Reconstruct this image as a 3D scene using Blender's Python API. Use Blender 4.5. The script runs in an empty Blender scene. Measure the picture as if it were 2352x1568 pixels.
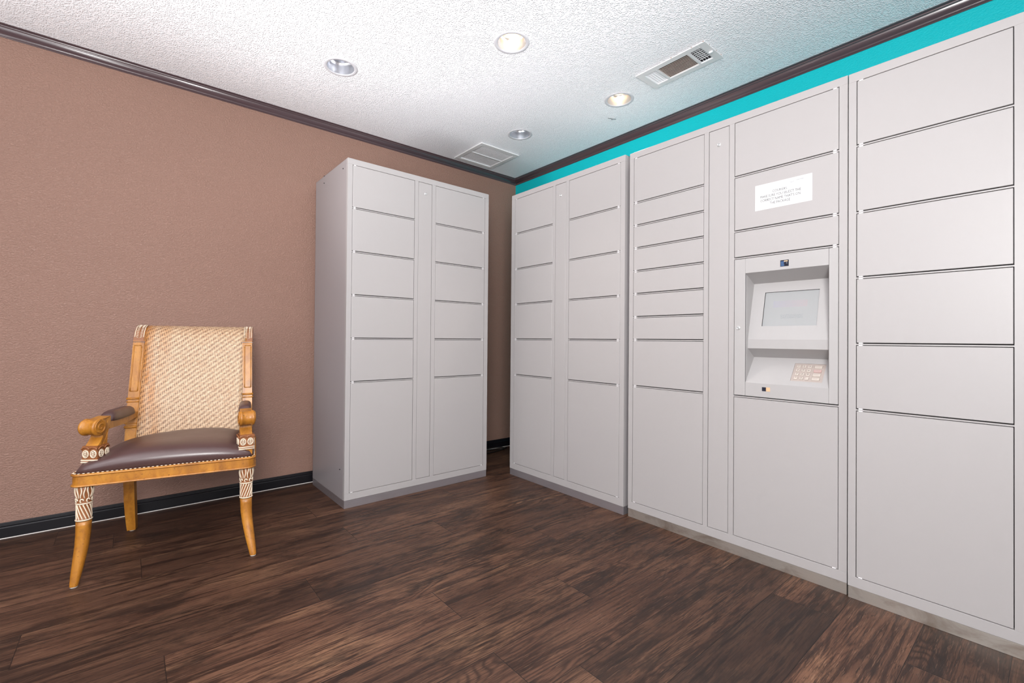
import bpy, bmesh, math, random
from mathutils import Vector, Matrix
random.seed(7)
SC = bpy.context.scene
COL = SC.collection
PI = math.pi
H = 2.44

# ------------------------------------------------------------------ helpers
def s2l(r, g=None, b=None):
    if g is None: r, g, b = r
    f = lambda c: (c/255/12.92) if c/255 <= .04045 else ((c/255+.055)/1.055)**2.4
    return (f(r), f(g), f(b), 1)

class MB:
    """collects shapes in one bmesh; build() links ONE mesh object"""
    def __init__(self): self.bm = bmesh.new(); self.uv = None
    def face(self, pts, mi=0, smooth=False):
        vs = [self.bm.verts.new(p) for p in pts]
        f = self.bm.faces.new(vs); f.material_index = mi; f.smooth = smooth
        return f
    def box(self, a, b, mi=0, bev=0, seg=2, M=None):
        x0, y0, z0 = a; x1, y1, z1 = b
        co = [(x0,y0,z0),(x1,y0,z0),(x1,y1,z0),(x0,y1,z0),(x0,y0,z1),(x1,y0,z1),(x1,y1,z1),(x0,y1,z1)]
        t = bmesh.new()
        vs = [t.verts.new(c) for c in co]
        for q in ((3,2,1,0),(4,5,6,7),(0,1,5,4),(1,2,6,5),(2,3,7,6),(3,0,4,7)):
            t.faces.new([vs[i] for i in q])
        if bev > 0:
            bmesh.ops.bevel(t, geom=list(t.edges), offset=bev, segments=seg, affect='EDGES', profile=.5)
        self.merge(t, mi, M, smooth=False)
    def merge(self, t, mi=None, M=None, smooth=None):
        if M is not None: bmesh.ops.transform(t, matrix=M, verts=list(t.verts))
        mp = {}
        for v in t.verts: mp[v] = self.bm.verts.new(v.co)
        for f in t.faces:
            n = self.bm.faces.new([mp[v] for v in f.verts])
            n.material_index = f.material_index if mi is None else mi
            n.smooth = f.smooth if smooth is None else smooth
        t.free()
    def prism(self, poly, d0, d1, axis='x', mi=0, smooth=False):
        """poly: list of (a,b); extruded along axis from d0 to d1. axis x:(a,b)->(y,z); y:(x,z); z:(x,y)"""
        def P(a, b, d):
            return {'x': (d,a,b), 'y': (a,d,b), 'z': (a,b,d)}[axis]
        v0 = [self.bm.verts.new(P(a,b,d0)) for a,b in poly]
        v1 = [self.bm.verts.new(P(a,b,d1)) for a,b in poly]
        n = len(poly)
        for i in range(n):
            f = self.bm.faces.new([v0[i], v0[(i+1)%n], v1[(i+1)%n], v1[i]]); f.material_index = mi; f.smooth = smooth
        f = self.bm.faces.new(v0[::-1]); f.material_index = mi
        f = self.bm.faces.new(v1); f.material_index = mi
    def loft(self, rings, mi=0, smooth=True, closed=True, cap=True):
        R = [[self.bm.verts.new(p) for p in r] for r in rings]
        for a, b in zip(R[:-1], R[1:]):
            n = len(a)
            for i in range(n if closed else n-1):
                f = self.bm.faces.new([a[i], a[(i+1)%n], b[(i+1)%n], b[i]]); f.material_index = mi; f.smooth = smooth
        if cap and closed:
            f = self.bm.faces.new(R[0][::-1]); f.material_index = mi
            f = self.bm.faces.new(R[-1]); f.material_index = mi
    def tube(self, pts, r, seg=8, mi=0, cyclic=False, cap=True):
        pts = [Vector(p) for p in pts]; n = len(pts)
        rr = r if isinstance(r, (list, tuple)) else [r]*n
        rings = []; up = None
        for i, p in enumerate(pts):
            a = pts[(i-1) % n] if (cyclic or i > 0) else p
            b = pts[(i+1) % n] if (cyclic or i < n-1) else p
            d = (b-a).normalized()
            if up is None:
                up = Vector((0,0,1)) if abs(d.z) < .9 else Vector((1,0,0))
            u = (up - d*up.dot(d))
            if u.length < 1e-6: u = Vector((1,.3,0)) - d*d.dot(Vector((1,.3,0)))
            u.normalize(); up = u; w = d.cross(u)
            rings.append([p + (u*math.cos(2*PI*k/seg) + w*math.sin(2*PI*k/seg))*rr[i] for k in range(seg)])
        if cyclic: rings.append(rings[0]); 
        self.loft(rings, mi, True, True, cap and not cyclic)
    def lathe(self, prof, c=(0,0,0), seg=32, mi=0, cap=False, M=None, smooth=True):
        rings = []
        for r, z in prof:
            rings.append([Vector((r*math.cos(2*PI*k/seg), r*math.sin(2*PI*k/seg), z)) for k in range(seg)])
        if M is not None: rings = [[M @ p for p in r] for r in rings]
        rings = [[p + Vector(c) for p in r] for r in rings]
        self.loft(rings, mi, smooth, True, cap)
    def sphere(self, c, r, mi=0, u=10, v=6, sc=(1,1,1)):
        t = bmesh.new(); bmesh.ops.create_uvsphere(t, u_segments=u, v_segments=v, radius=r)
        M = Matrix.Translation(c) @ Matrix.Diagonal((*sc,1))
        self.merge(t, mi, M, smooth=True)
    def build(self, name, mats, parent=None, loc=None, fix=True, weld=False):
        if weld: bmesh.ops.remove_doubles(self.bm, verts=list(self.bm.verts), dist=1e-5)
        if fix: bmesh.ops.recalc_face_normals(self.bm, faces=list(self.bm.faces))
        me = bpy.data.meshes.new(name); self.bm.to_mesh(me); self.bm.free()
        for m in (mats if isinstance(mats, (list, tuple)) else [mats]): me.materials.append(m)
        o = bpy.data.objects.new(name, me); COL.objects.link(o)
        if parent is not None: o.parent = parent
        if loc is not None: o.location = loc
        return o

def tag(o, label=None, cat=None, group=None, kind=None):
    if label: o['label'] = label
    if cat: o['category'] = cat
    if group: o['group'] = group
    if kind: o['kind'] = kind
    return o
def thing(name, loc, rz, label, cat, group=None):
    o = bpy.data.objects.new(name, None); COL.objects.link(o)
    o.location = loc; o.rotation_euler = (0,0,rz); o.empty_display_size = .1
    return tag(o, label, cat, group)

# ------------------------------------------------------------------ materials
class NT:
    def __init__(self, name):
        self.m = bpy.data.materials.new(name); self.m.use_nodes = True
        self.n = self.m.node_tree.nodes; self.l = self.m.node_tree.links
        self.b = self.n['Principled BSDF']
    def add(self, t, **kw):
        nd = self.n.new(t)
        for k, v in kw.items():
            if k.startswith('i_'):
                key = k[2:]; key = int(key) if key.isdigit() else key.replace('_',' ')
                self.put(nd.inputs[key], v)
            else: setattr(nd, k, v)
        return nd
    def put(self, sock, v):
        if isinstance(v, bpy.types.NodeSocket): self.l.new(v, sock)
        else: sock.default_value = v
    def set(self, **kw):
        for k, v in kw.items(): self.put(self.b.inputs[k.replace('_',' ')], v)
        return self
    def math(self, op, a, b=None, c=None, clamp=False):
        nd = self.n.new('ShaderNodeMath'); nd.operation = op; nd.use_clamp = clamp
        self.put(nd.inputs[0], a)
        if b is not None: self.put(nd.inputs[1], b)
        if c is not None: self.put(nd.inputs[2], c)
        return nd.outputs[0]
    def mix(self, f, a, b, mode='MIX'):
        nd = self.n.new('ShaderNodeMix'); nd.data_type = 'RGBA'; nd.blend_type = mode
        self.put(nd.inputs[0], f); self.put(nd.inputs[6], a); self.put(nd.inputs[7], b)
        return nd.outputs[2]
    def ramp(self, f, stops, interp='LINEAR'):
        nd = self.n.new('ShaderNodeValToRGB'); cr = nd.color_ramp; cr.interpolation = interp
        while len(cr.elements) < len(stops): cr.elements.new(.5)
        for e, (p, c) in zip(cr.elements, stops):
            e.position = p; e.color = c if len(c) == 4 else (*c, 1)
        self.put(nd.inputs[0], f); return nd.outputs[0]
    def noise(self, vec, scale, detail=4, rough=.5, dist=0):
        nd = self.n.new('ShaderNodeTexNoise')
        self.put(nd.inputs['Vector'], vec); self.put(nd.inputs['Scale'], scale)
        nd.inputs['Detail'].default_value = detail; nd.inputs['Roughness'].default_value = rough
        nd.inputs['Distortion'].default_value = dist
        return nd.outputs[0]
    def obj(self): return self.n.new('ShaderNodeTexCoord').outputs['Object']
    def mapv(self, v, scale=(1,1,1), loc=(0,0,0), rot=(0,0,0)):
        nd = self.n.new('ShaderNodeMapping'); self.put(nd.inputs[0], v)
        nd.inputs['Scale'].default_value = scale; nd.inputs['Location'].default_value = loc; nd.inputs['Rotation'].default_value = rot
        return nd.outputs[0]
    def bump(self, h, strength=.5, dist=.002, normal=None):
        nd = self.n.new('ShaderNodeBump'); self.put(nd.inputs['Height'], h)
        nd.inputs['Strength'].default_value = strength; nd.inputs['Distance'].default_value = dist
        if normal is not None: self.l.new(normal, nd.inputs['Normal'])
        self.l.new(nd.outputs[0], self.b.inputs['Normal']); return nd.outputs[0]

def flat(name, rgb, rough=.5, metal=0, spec=.5, coat=0):
    t = NT(name); t.set(Base_Color=s2l(rgb), Roughness=rough, Metallic=metal)
    t.b.inputs['Specular IOR Level'].default_value = spec
    if coat: t.b.inputs['Coat Weight'].default_value = coat; t.b.inputs['Coat Roughness'].default_value = .08
    return t.m

def mat_wall(name, rgb, strength, dist, spec=.35, rough=.5):
    t = NT(name); v = t.obj()
    n1 = t.noise(t.mapv(v,(1,1,1.5)), 105, 3, .6, .5)
    n2 = t.noise(v, 9, 2, .5)
    h = t.math('ADD', t.math('MULTIPLY', t.ramp(n1, [(.38,(0,0,0)),(.62,(1,1,1))]), .8), t.math('MULTIPLY', n2, .4))
    c = t.mix(t.math('MULTIPLY', n2, .12), s2l(rgb), s2l([k*.9 for k in rgb]))
    t.set(Base_Color=c, Roughness=rough); t.b.inputs['Specular IOR Level'].default_value = spec
    t.bump(h, strength, dist); return t.m

def mat_ceiling():
    t = NT('popcorn_ceiling_paint'); v = t.obj()
    vo = t.add('ShaderNodeTexVoronoi', feature='F1'); t.put(vo.inputs['Vector'], v); vo.inputs['Scale'].default_value = 150
    n1 = t.math('ADD', t.math('SUBTRACT', .75, vo.outputs['Distance']), t.math('MULTIPLY', t.noise(v, 45, 2, .5), .5))
    n2 = t.noise(v, 330, 2, .5, 0)
    h = t.math('ADD', t.ramp(n1, [(.42,(0,0,0)),(.85,(1,1,1))]), t.math('MULTIPLY', n2, .3))
    t.set(Base_Color=s2l(246,247,252), Roughness=.3); t.b.inputs['Specular IOR Level'].default_value = .6
    t.bump(h, .85, .003); return t.m

def mat_floor():
    t = NT('dark_wood_plank')
    uv = t.add('ShaderNodeUVMap', uv_map='UVMap').outputs[0]
    at = t.add('ShaderNodeAttribute', attribute_name='plank').outputs['Color']
    sep = t.add('ShaderNodeSeparateColor', i_0=at)
    tone, seed, dark = sep.outputs[0], sep.outputs[1], sep.outputs[2]
    s = t.add('ShaderNodeSeparateXYZ', i_0=uv); x, y = s.outputs[0], s.outputs[1]
    off = t.math('MULTIPLY', seed, 60)
    def vec(sx, sy, oz=0):
        return t.add('ShaderNodeCombineXYZ', i_0=t.math('MULTIPLY', t.math('ADD', x, off), sx),
                     i_1=t.math('MULTIPLY', y, sy), i_2=t.math('ADD', off, oz)).outputs[0]
    big = t.noise(vec(1.6, 6), 1, 4, .6, .5)
    mid = t.noise(vec(3.2, 46, 3), 1, 6, .68, .7)
    fine = t.noise(vec(7, 260, 7), 1, 3, .65, .3)
    patch = t.noise(vec(2.6, 9, 13), 1, 5, .7, .4)
    # cathedral grain: iso-lines of a warped field
    fld = t.noise(vec(1.9, 10, 21), 1, 1, .4, .6)
    rings = t.math('SINE', t.math('MULTIPLY', fld, 95))
    rings = t.math('MULTIPLY_ADD', rings, .5, .5)
    rmask = t.ramp(t.noise(vec(1.3, 5, 31), 1, 1, .5), [(.52,(0,0,0)),(.64,(1,1,1))])
    base = t.ramp(big, [(.28, s2l(70,46,37)), (.46, s2l(98,68,55)), (.6, s2l(114,82,66)), (.76, s2l(138,104,82))])
    c = t.mix(t.ramp(mid, [(.40,(1,1,1)),(.52,(0,0,0))]), base, s2l(54,34,27))
    c = t.mix(t.math('MULTIPLY', t.math('MULTIPLY', t.math('POWER', rings, 2), rmask), .75), c, s2l(40,24,19))
    c = t.mix(t.math('MULTIPLY', t.ramp(fine, [(.40,(1,1,1)),(.50,(0,0,0))]), .62), c, s2l(44,28,22))
    c = t.mix(t.math('MULTIPLY', t.ramp(patch, [(.52,(0,0,0)),(.62,(1,1,1))]), .66), c, s2l(36,25,22))
    fl = t.noise(vec(24, 210, 41), 1, 2, .6, .2)
    c = t.mix(t.math('MULTIPLY', t.ramp(fl, [(.60,(0,0,0)),(.66,(1,1,1))]), .6), c, s2l(34,22,18))
    lf = t.noise(vec(16, 300, 51), 1, 2, .6, .2)
    c = t.mix(t.math('MULTIPLY', t.ramp(lf, [(.62,(0,0,0)),(.70,(1,1,1))]), .3), c, s2l(160,124,104))
    c = t.mix(dark, c, t.mix(.78, c, s2l(38,28,27)))
    c = t.mix(1.0, c, t.add('ShaderNodeCombineColor', i_0=t.math('MULTIPLY', tone, .68), i_1=t.math('MULTIPLY', tone, .665), i_2=t.math('MULTIPLY', tone, .61)).outputs[0], 'MULTIPLY')
    lw = t.add('ShaderNodeAttribute', attribute_name='psize').outputs['Color']
    ls = t.add('ShaderNodeSeparateColor', i_0=lw); L, W = t.math('MULTIPLY', ls.outputs[0], 2), ls.outputs[1]
    ex = t.math('MINIMUM', x, t.math('SUBTRACT', L, x)); ey = t.math('MINIMUM', y, t.math('SUBTRACT', W, y))
    e = t.math('MINIMUM', ex, ey)
    seam = t.ramp(t.math('MULTIPLY', e, 100), [(.07,(1,1,1)),(.16,(0,0,0))])
    c = t.mix(t.math('MULTIPLY', seam, .9), c, s2l(22,14,12))
    t.set(Base_Color=c, Roughness=t.math('MULTIPLY_ADD', mid, .22, .36))
    t.b.inputs['Specular IOR Level'].default_value = .3
    h = t.math('SUBTRACT', t.math('MULTIPLY', fine, .25), t.math('MULTIPLY', seam, 1.5))
    t.bump(h, .35, .0008); return t.m

def mat_powder(name, rgb, rough=.42, spec=.5):
    t = NT(name); v = t.obj()
    n = t.noise(v, 900, 2, .5)
    t.set(Base_Color=s2l(rgb), Roughness=rough); t.b.inputs['Specular IOR Level'].default_value = spec
    t.bump(n, .08, .0004); return t.m

def mat_brushed(name, rgb, dirt):
    t = NT(name); v = t.obj()
    n = t.noise(t.mapv(v, (3, 40, 260)), 1, 3, .6)
    d = t.noise(t.mapv(v, (7, 7, 14)), 1, 5, .65, .6)
    c = t.mix(t.math('MULTIPLY', n, .25), s2l(rgb), s2l([k*.75 for k in rgb]))
    c = t.mix(t.math('MULTIPLY', t.ramp(d, [(.48,(0,0,0)),(.72,(1,1,1))]), dirt), c, s2l(118,98,84))
    t.set(Base_Color=c, Roughness=t.math('MULTIPLY_ADD', n, .2, .3), Metallic=.75); return t.m

def mat_wood_chair():
    t = NT('golden_antique_wood'); v = t.obj()
    n = t.noise(t.mapv(v, (8, 8, 3)), 2, 5, .6, .4)
    g = t.noise(v, 60, 4, .6, .5)
    sp = t.noise(v, 160, 1, .4)
    c = t.ramp(n, [(.3, s2l(122,74,24)), (.5, s2l(162,104,30)), (.7, s2l(182,124,42))])
    c = t.mix(t.math('MULTIPLY', t.ramp(g, [(.52,(0,0,0)),(.75,(1,1,1))]), .45), c, s2l(104,58,28))
    c = t.mix(t.math('MULTIPLY', t.ramp(sp, [(.70,(0,0,0)),(.78,(1,1,1))]), .7), c, s2l(70,38,22))
    t.set(Base_Color=c, Roughness=.42); t.b.inputs['Specular IOR Level'].default_value = .5
    t.b.inputs['Coat Weight'].default_value = .08; t.b.inputs['Coat Roughness'].default_value = .2
    return t.m

def mat_weave():
    t = NT('woven_rattan'); uv = t.add('ShaderNodeUVMap', uv_map='UVMap').outputs[0]
    s = t.add('ShaderNodeSeparateXYZ', i_0=uv); x, y = s.outputs[0], s.outputs[1]
    wn = t.noise(uv, 7, 2, .5)
    X = t.math('DIVIDE', t.math('ADD', x, t.math('MULTIPLY', wn, .006)), .0078)
    Y = t.math('DIVIDE', t.math('ADD', y, t.math('MULTIPLY', wn, .006)), .0066)
    i, j = t.math('FLOOR', X), t.math('FLOOR', Y)
    fx, fy = t.math('FRACT', X), t.math('FRACT', Y)
    m = t.math('FLOORED_MODULO', t.math('SUBTRACT', i, j), 4)
    over = t.math('LESS_THAN', m, 1.5)                    # weft strand on top
    dx = t.math('ABSOLUTE', t.math('SUBTRACT', fx, .5)); dy = t.math('ABSOLUTE', t.math('SUBTRACT', fy, .5))
    gv = t.math('MULTIPLY', t.ramp(dx, [(.12,(0,0,0)),(.26,(1,1,1))]), t.math('SUBTRACT', 1, over))
    gh = t.math('MULTIPLY', t.ramp(dy, [(.28,(0,0,0)),(.42,(1,1,1))]), t.math('MULTIPLY', over, .62))
    gap = t.math('MAXIMUM', gv, gh)
    jit = t.add('ShaderNodeTexWhiteNoise', i_Vector=t.add('ShaderNodeCombineXYZ', i_0=i, i_1=j).outputs[0]).outputs[0]
    cane = t.mix(jit, s2l(212,184,152), s2l(192,158,124))
    st = t.noise(t.mapv(uv, (22, 3, 1)), 1, 4, .6, .3)
    edge = t.ramp(x, [(.03,(1,1,1)),(.115,(0,0,0))])
    c = t.mix(t.math('MULTIPLY', t.math('MULTIPLY', edge, t.ramp(st, [(.34,(0,0,0)),(.58,(1,1,1))])), .95), cane, s2l(186,124,58))
    c = t.mix(t.math('MULTIPLY', t.ramp(t.noise(uv, 6, 3, .6), [(.52,(0,0,0)),(.8,(1,1,1))]), .35), c, s2l(190,140,96))
    c = t.mix(t.math('MULTIPLY', gap, t.math('MULTIPLY_ADD', jit, .3, .68)), c, s2l(84,46,28))
    t.set(Base_Color=c, Roughness=.45)
    t.bump(t.math('SUBTRACT', 1, gap), .5, .0012); return t.m

def mat_leather():
    t = NT('brown_leather'); v = t.obj()
    n = t.noise(v, 240, 3, .5); w = t.noise(v, 9, 3, .6)
    c = t.mix(w, s2l(66,46,46), s2l(80,58,57))
    t.set(Base_Color=c, Roughness=t.math('MULTIPLY_ADD', w, .15, .27)); t.b.inputs['Specular IOR Level'].default_value = .6
    t.bump(t.math('ADD', t.math('MULTIPLY', n, .1), w), .12, .003); return t.m

def mat_screen():
    t = NT('kiosk_screen_glass'); uv = t.add('ShaderNodeUVMap', uv_map='UVMap').outputs[0]
    s = t.add('ShaderNodeSeparateXYZ', i_0=uv); x, y = s.outputs[0], s.outputs[1]
    n = t.noise(t.mapv(uv, (60,34,1)), 1, 3, .8)
    inr = lambda a, lo, hi: t.math('MULTIPLY', t.math('GREATER_THAN', a, lo), t.math('LESS_THAN', a, hi))
    band = t.math('MULTIPLY', inr(x,.17,.80), inr(y,.55,.74))
    tint = t.mix(x, s2l(132,136,164), s2l(170,138,136))
    c = t.mix(t.math('MULTIPLY', band, t.ramp(n, [(.35,(.05,)*3),(.7,(.6,)*3)])), s2l(146,147,148), tint)
    b2 = t.math('MULTIPLY', inr(x,.33,.74), inr(y,.22,.34))
    c = t.mix(t.math('MULTIPLY', b2, t.ramp(n, [(.45,(0,0,0)),(.6,(.45,)*3)])), c, s2l(112,118,122))
    sp = t.noise(t.mapv(uv, (48,30,1)), 1, 0, .5)
    c = t.mix(t.math('MULTIPLY', t.ramp(sp, [(.74,(0,0,0)),(.8,(1,1,1))]), .5), c, s2l(140,146,150))
    t.set(Base_Color=c, Roughness=.12, Emission_Color=c, Emission_Strength=.03); return t.m

def emit(name, rgb, st):
    t = NT(name); t.set(Base_Color=s2l(rgb), Emission_Color=s2l(rgb), Emission_Strength=st); return t.m

M = {}
M['brown'] = mat_wall('brown_wall_paint', (145,113,100), .62, .0045)
M['teal'] = mat_wall('teal_wall_paint', (0,178,186), .3, .003, .3)
M['cream'] = mat_wall('cream_wall_paint', (205,196,188), .3, .003)
M['ceil'] = mat_ceiling(); M['floor'] = mat_floor()
M['trim'] = flat('dark_gloss_trim', (76,61,65), .26, 0, .6, .4)
M['base'] = flat('black_gloss_baseboard', (16,14,19), .4, 0, .3, 0)
M['caulk'] = flat('white_caulk', (220,214,210), .6)
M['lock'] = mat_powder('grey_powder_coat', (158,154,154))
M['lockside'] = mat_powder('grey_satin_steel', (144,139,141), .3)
M['kiosk'] = mat_powder('kiosk_grey_coat', (160,157,157), .4)
M['gap'] = flat('black_gap', (26,22,24), .8)
M['knuckle'] = flat('white_hinge', (206,204,206), .35)
M['plinthL'] = mat_brushed('brushed_plinth', (170,164,168), .1)
M['plinthR'] = mat_brushed('worn_brushed_plinth', (184,176,168), .6)
M['chrome'] = flat('lock_chrome', (215,215,216), .35, .8)
M['mirror'] = flat('mirror_reflector', (228,230,236), .3, .9)
M['white'] = flat('white_enamel', (232,232,236), .4)
M['ring'] = flat('downlight_trim', (200,200,206), .45)
M['ventgrey'] = flat('grey_vent_enamel', (214,214,216), .45)
M['rust'] = flat('rust_stain', (150,110,84), .8)
M['dark'] = flat('dark_void', (30,26,26), .9)
M['paper'] = flat('white_paper', (204,204,205), .8, 0, .1)
M['ink'] = flat('grey_ink', (58,58,60), .9)
M['inkl'] = flat('faint_ink', (136,136,146), .9)
M['keyink'] = flat('key_ink', (70,62,62), .7)
M['keypad'] = flat('keypad_steel', (168,156,150), .4, .2)
M['key'] = flat('key_steel', (190,180,172), .4, .2)
M['keyred'] = flat('key_pink', (178,150,146), .4)
M['screen'] = mat_screen()
M['camblue'] = flat('camera_lens_blue', (60,84,120), .15)
M['camdark'] = flat('camera_lens_dark', (36,38,50), .12)
M['tan'] = flat('tan_window', (204,168,134), .3)
M['wood'] = mat_wood_chair(); M['weave'] = mat_weave(); M['leather'] = mat_leather()
M['gilt'] = flat('cream_antique_paint', (212,194,172), .45)
M['dkwood'] = flat('dark_stained_groove', (132,80,44), .45)
M['glide'] = flat('plastic_glide', (214,208,200), .4)
M['wire'] = flat('black_cable', (18,16,18), .5)
M['bulb_on'] = emit('lit_lamp_glass', (255,220,168), 2.6)
M['bulb_off'] = flat('unlit_lamp_glass', (150,156,170), .1)

# ------------------------------------------------------------------ setting
XL, YB = -5.6, -6.4
def struct(o): o['kind'] = 'structure'; return o
# floor: one mesh, a face per plank
bm = bmesh.new(); uvl = bm.loops.layers.uv.new('UVMap')
cl = bm.loops.layers.float_color.new('plank'); cs = bm.loops.layers.float_color.new('psize')
W = .204; LP = 1.524
known = {4:-1.90, 6:-2.20, 7:-1.143, 8:-1.851, 9:-1.40, 11:-1.707, 14:-.922, 5:-3.02, 10:-.35, 12:-2.35, 13:-1.9}
tones = {}
rf = random.Random(11)
n = -1
while .052+W*n < -YB:
    ya, yb = .052+W*n, .052+W*(n+1); ya = max(ya, 0); 
    x = known.get(n, -rf.random()*LP)
    while x > XL: x -= LP
    k = 0
    while x < 0:
        x0, x1 = max(x, XL), min(x+LP, 0)
        tone = rf.uniform(.80, 1.16); dk = rf.random()**3*.35
        if n == 12 and x <= -1.0 < x+LP: tone, dk = .78, .68
        if n == 13 and x <= -1.0 < x+LP: tone, dk = 1.3, 0
        sd = rf.random()
        vs = [bm.verts.new(v) for v in ((x0,-yb,0),(x1,-yb,0),(x1,-ya,0),(x0,-ya,0))]
        f = bm.faces.new(vs)
        for lp, (a, b) in zip(f.loops, ((x0-x,yb-ya),(x1-x,yb-ya),(x1-x,0),(x0-x,0))):
            lp[uvl].uv = (a, b); lp[cl] = (tone, sd, dk, 1); lp[cs] = (LP/2, yb-ya, 0, 1)
        x += LP
    n += 1
me = bpy.data.meshes.new('floor'); bm.to_mesh(me); bm.free(); me.materials.append(M['floor'])
fo = bpy.data.objects.new('floor', me); COL.objects.link(fo); struct(fo)

# ceiling with openings for the recessed fittings
LIGHTS = [(-1.89,-.735),(-1.312,-1.488),(-.462,-1.50),(-.61,-.752)]
VENT = (-.585,-.425,-2.075,-1.745)
RET = (-.725,-.395,-.445,-.135)
hs = .085
holes = [(x-hs,x+hs,y-hs,y+hs) for x,y in LIGHTS] + [VENT, RET]
xs = sorted({XL,0.0} | {h[0] for h in holes} | {h[1] for h in holes})
ys = sorted({YB,0.0} | {h[2] for h in holes} | {h[3] for h in holes})
mb = MB()
for a, b in zip(xs[:-1], xs[1:]):
    for c, d in zip(ys[:-1], ys[1:]):
        mx, my = (a+b)/2, (c+d)/2
        if any(h[0] < mx < h[1] and h[2] < my < h[3] for h in holes): continue
        mb.face([(a,c,H),(a,d,H),(b,d,H),(b,c,H)])
RAP = .0705
for x, y in LIGHTS:
    N = 32
    cir = [(x+RAP*math.cos(2*PI*(k+.5)/N), y+RAP*math.sin(2*PI*(k+.5)/N), H) for k in range(N)]
    sq = []
    for k in range(N):
        a = 2*PI*(k+.5)/N; m = max(abs(math.cos(a)), abs(math.sin(a)))
        sq.append((x+hs*math.cos(a)/m, y+hs*math.sin(a)/m, H))
    for k in range(N):
        mb.face([cir[k], cir[(k+1)%N], sq[(k+1)%N], sq[k]])
    for sx in (-1,1):
        for sy in (-1,1):
            a = math.atan2(sy, sx) % (2*PI); k = int(a/(2*PI)*N-.5)
            mb.face([(x+hs*sx,y+hs*sy,H), sq[k], sq[(k+1)%N]])
o = mb.build('ceiling', M['ceil'], fix=False); struct(o)
for p in o.data.polygons:
    if p.normal.z > 0: p.flip()

def wallbox(name, a, b, m): mb = MB(); mb.box(a, b); return struct(mb.build(name, m))
wallbox('wall_left', (XL,0,0), (0,.1,H), M['brown'])
wallbox('wall_right', (0,YB,0), (.1,0.1,H), M['teal'])
# rear walls (behind the camera) with window openings added to let light in
def wall_open(name, axis, pos, thick, lo, hi, w0, w1, z0, z1, m):
    mb = MB()
    def bx(a0, a1, b0, b1):
        if axis == 'y': mb.box((a0,pos,b0),(a1,pos+thick,b1))
        else: mb.box((pos,a0,b0),(pos+thick,a1,b1))
    bx(lo, w0, 0, H); bx(w1, hi, 0, H); bx(w0, w1, 0, z0); bx(w0, w1, z1, H)
    struct(mb.build(name, m))
WIN1 = (-4.9,-.9,.5,2.25); WIN2 = (-5.2,-2.2,.5,2.25)
wall_open('wall_back', 'y', YB-.1, .1, XL-.1, .1, WIN1[0], WIN1[1], WIN1[2], WIN1[3], M['cream'])
wall_open('wall_side', 'x', XL-.1, .1, YB, .1, WIN2[0], WIN2[1], WIN2[2], WIN2[3], M['cream'])
mb = MB()
for k in range(5):
    x = WIN1[0] + (WIN1[1]-WIN1[0])*k/4
    mb.box((x-.025,YB-.08,WIN1[2]),(x+.025,YB-.03,WIN1[3]))
mb.box((WIN1[0],YB-.08,WIN1[2]-.02),(WIN1[1],YB-.03,WIN1[2]+.03)); mb.box((WIN1[0],YB-.08,WIN1[3]-.03),(WIN1[1],YB-.03,WIN1[3]+.02))
struct(mb.build('added_window_1', M['white']))
mb = MB()
for k in range(4):
    y = WIN2[0] + (WIN2[1]-WIN2[0])*k/3
    mb.box((XL-.08,y-.025,WIN2[2]),(XL-.03,y+.025,WIN2[3]))
mb.box((XL-.08,WIN2[0],WIN2[2]-.02),(XL-.03,WIN2[1],WIN2[2]+.03)); mb.box((XL-.08,WIN2[0],WIN2[3]-.03),(XL-.03,WIN2[1],WIN2[3]+.02))
struct(mb.build('added_window_2', M['white']))

# crown moulding: profile (out from wall, down from ceiling)
crown = [(0,.0435),(.004,.0435),(.006,.0405),(.009,.0385),(.011,.036),(.0115,.033),(.015,.031),(.020,.0295),(.027,.026),(.033,.0205),(.037,.014),(.0385,.0105),(.042,.0095),(.0445,.0095),(.046,.006),(.049,.0035),(.054,.003),(.0592,.0025),(.0592,0)]
def crown_mesh(name, side):
    mb = MB(); r = []
    for d, z in crown + [(0,0)]:
        if side == 'left': r.append(((XL,-d,H-z), (-d,-d,H-z)))
        else: r.append(((-d,-d,H-z), (-d,YB,H-z)))
    A = [mb.bm.verts.new(a) for a,_ in r]; B = [mb.bm.verts.new(b) for _,b in r]
    for i in range(len(r)):
        j = (i+1)%len(r); f = mb.bm.faces.new([A[i],A[j],B[j],B[i]]); f.smooth = 4 < i < 11
    mb.bm.faces.new(A); mb.bm.faces.new(B[::-1])
    return struct(mb.build(name, M['trim']))
crown_mesh('trim_1', 'left'); crown_mesh('trim_2', 'right')

# baseboards with bead lines and a caulk bead
basep = [(0,.073),(.004,.073),(.0065,.070),(.007,.066),(.010,.063),(.0105,.058),(.0085,.0565),(.0125,.054),(.015,.050),(.015,.004),(.015,.0),(0,0)]
for nm, side in (('baseboard_left','left'),('baseboard_right','right')):
    mb = MB()
    for seg in range(1):
        A, B = [], []
        for d, z in basep:
            if side == 'left': a, b = (XL,-d,z), (-d,-d,z)
            else: a, b = (-d,-d,z), (-d,YB,z)
            A.append(mb.bm.verts.new(a)); B.append(mb.bm.verts.new(b))
        for i in range(len(A)):
            j = (i+1)%len(A); mb.bm.faces.new([A[i],A[j],B[j],B[i]])
        mb.bm.faces.new(A); mb.bm.faces.new(B[::-1])
    if side == 'left': mb.box((XL,-.0175,0),(-.0175,-.0145,.0035), 1)
    else: mb.box((-.0175,YB,0),(-.0145,-.0175,.0035), 1)
    struct(mb.build(nm, [M['base'], M['caulk']]))

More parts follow.
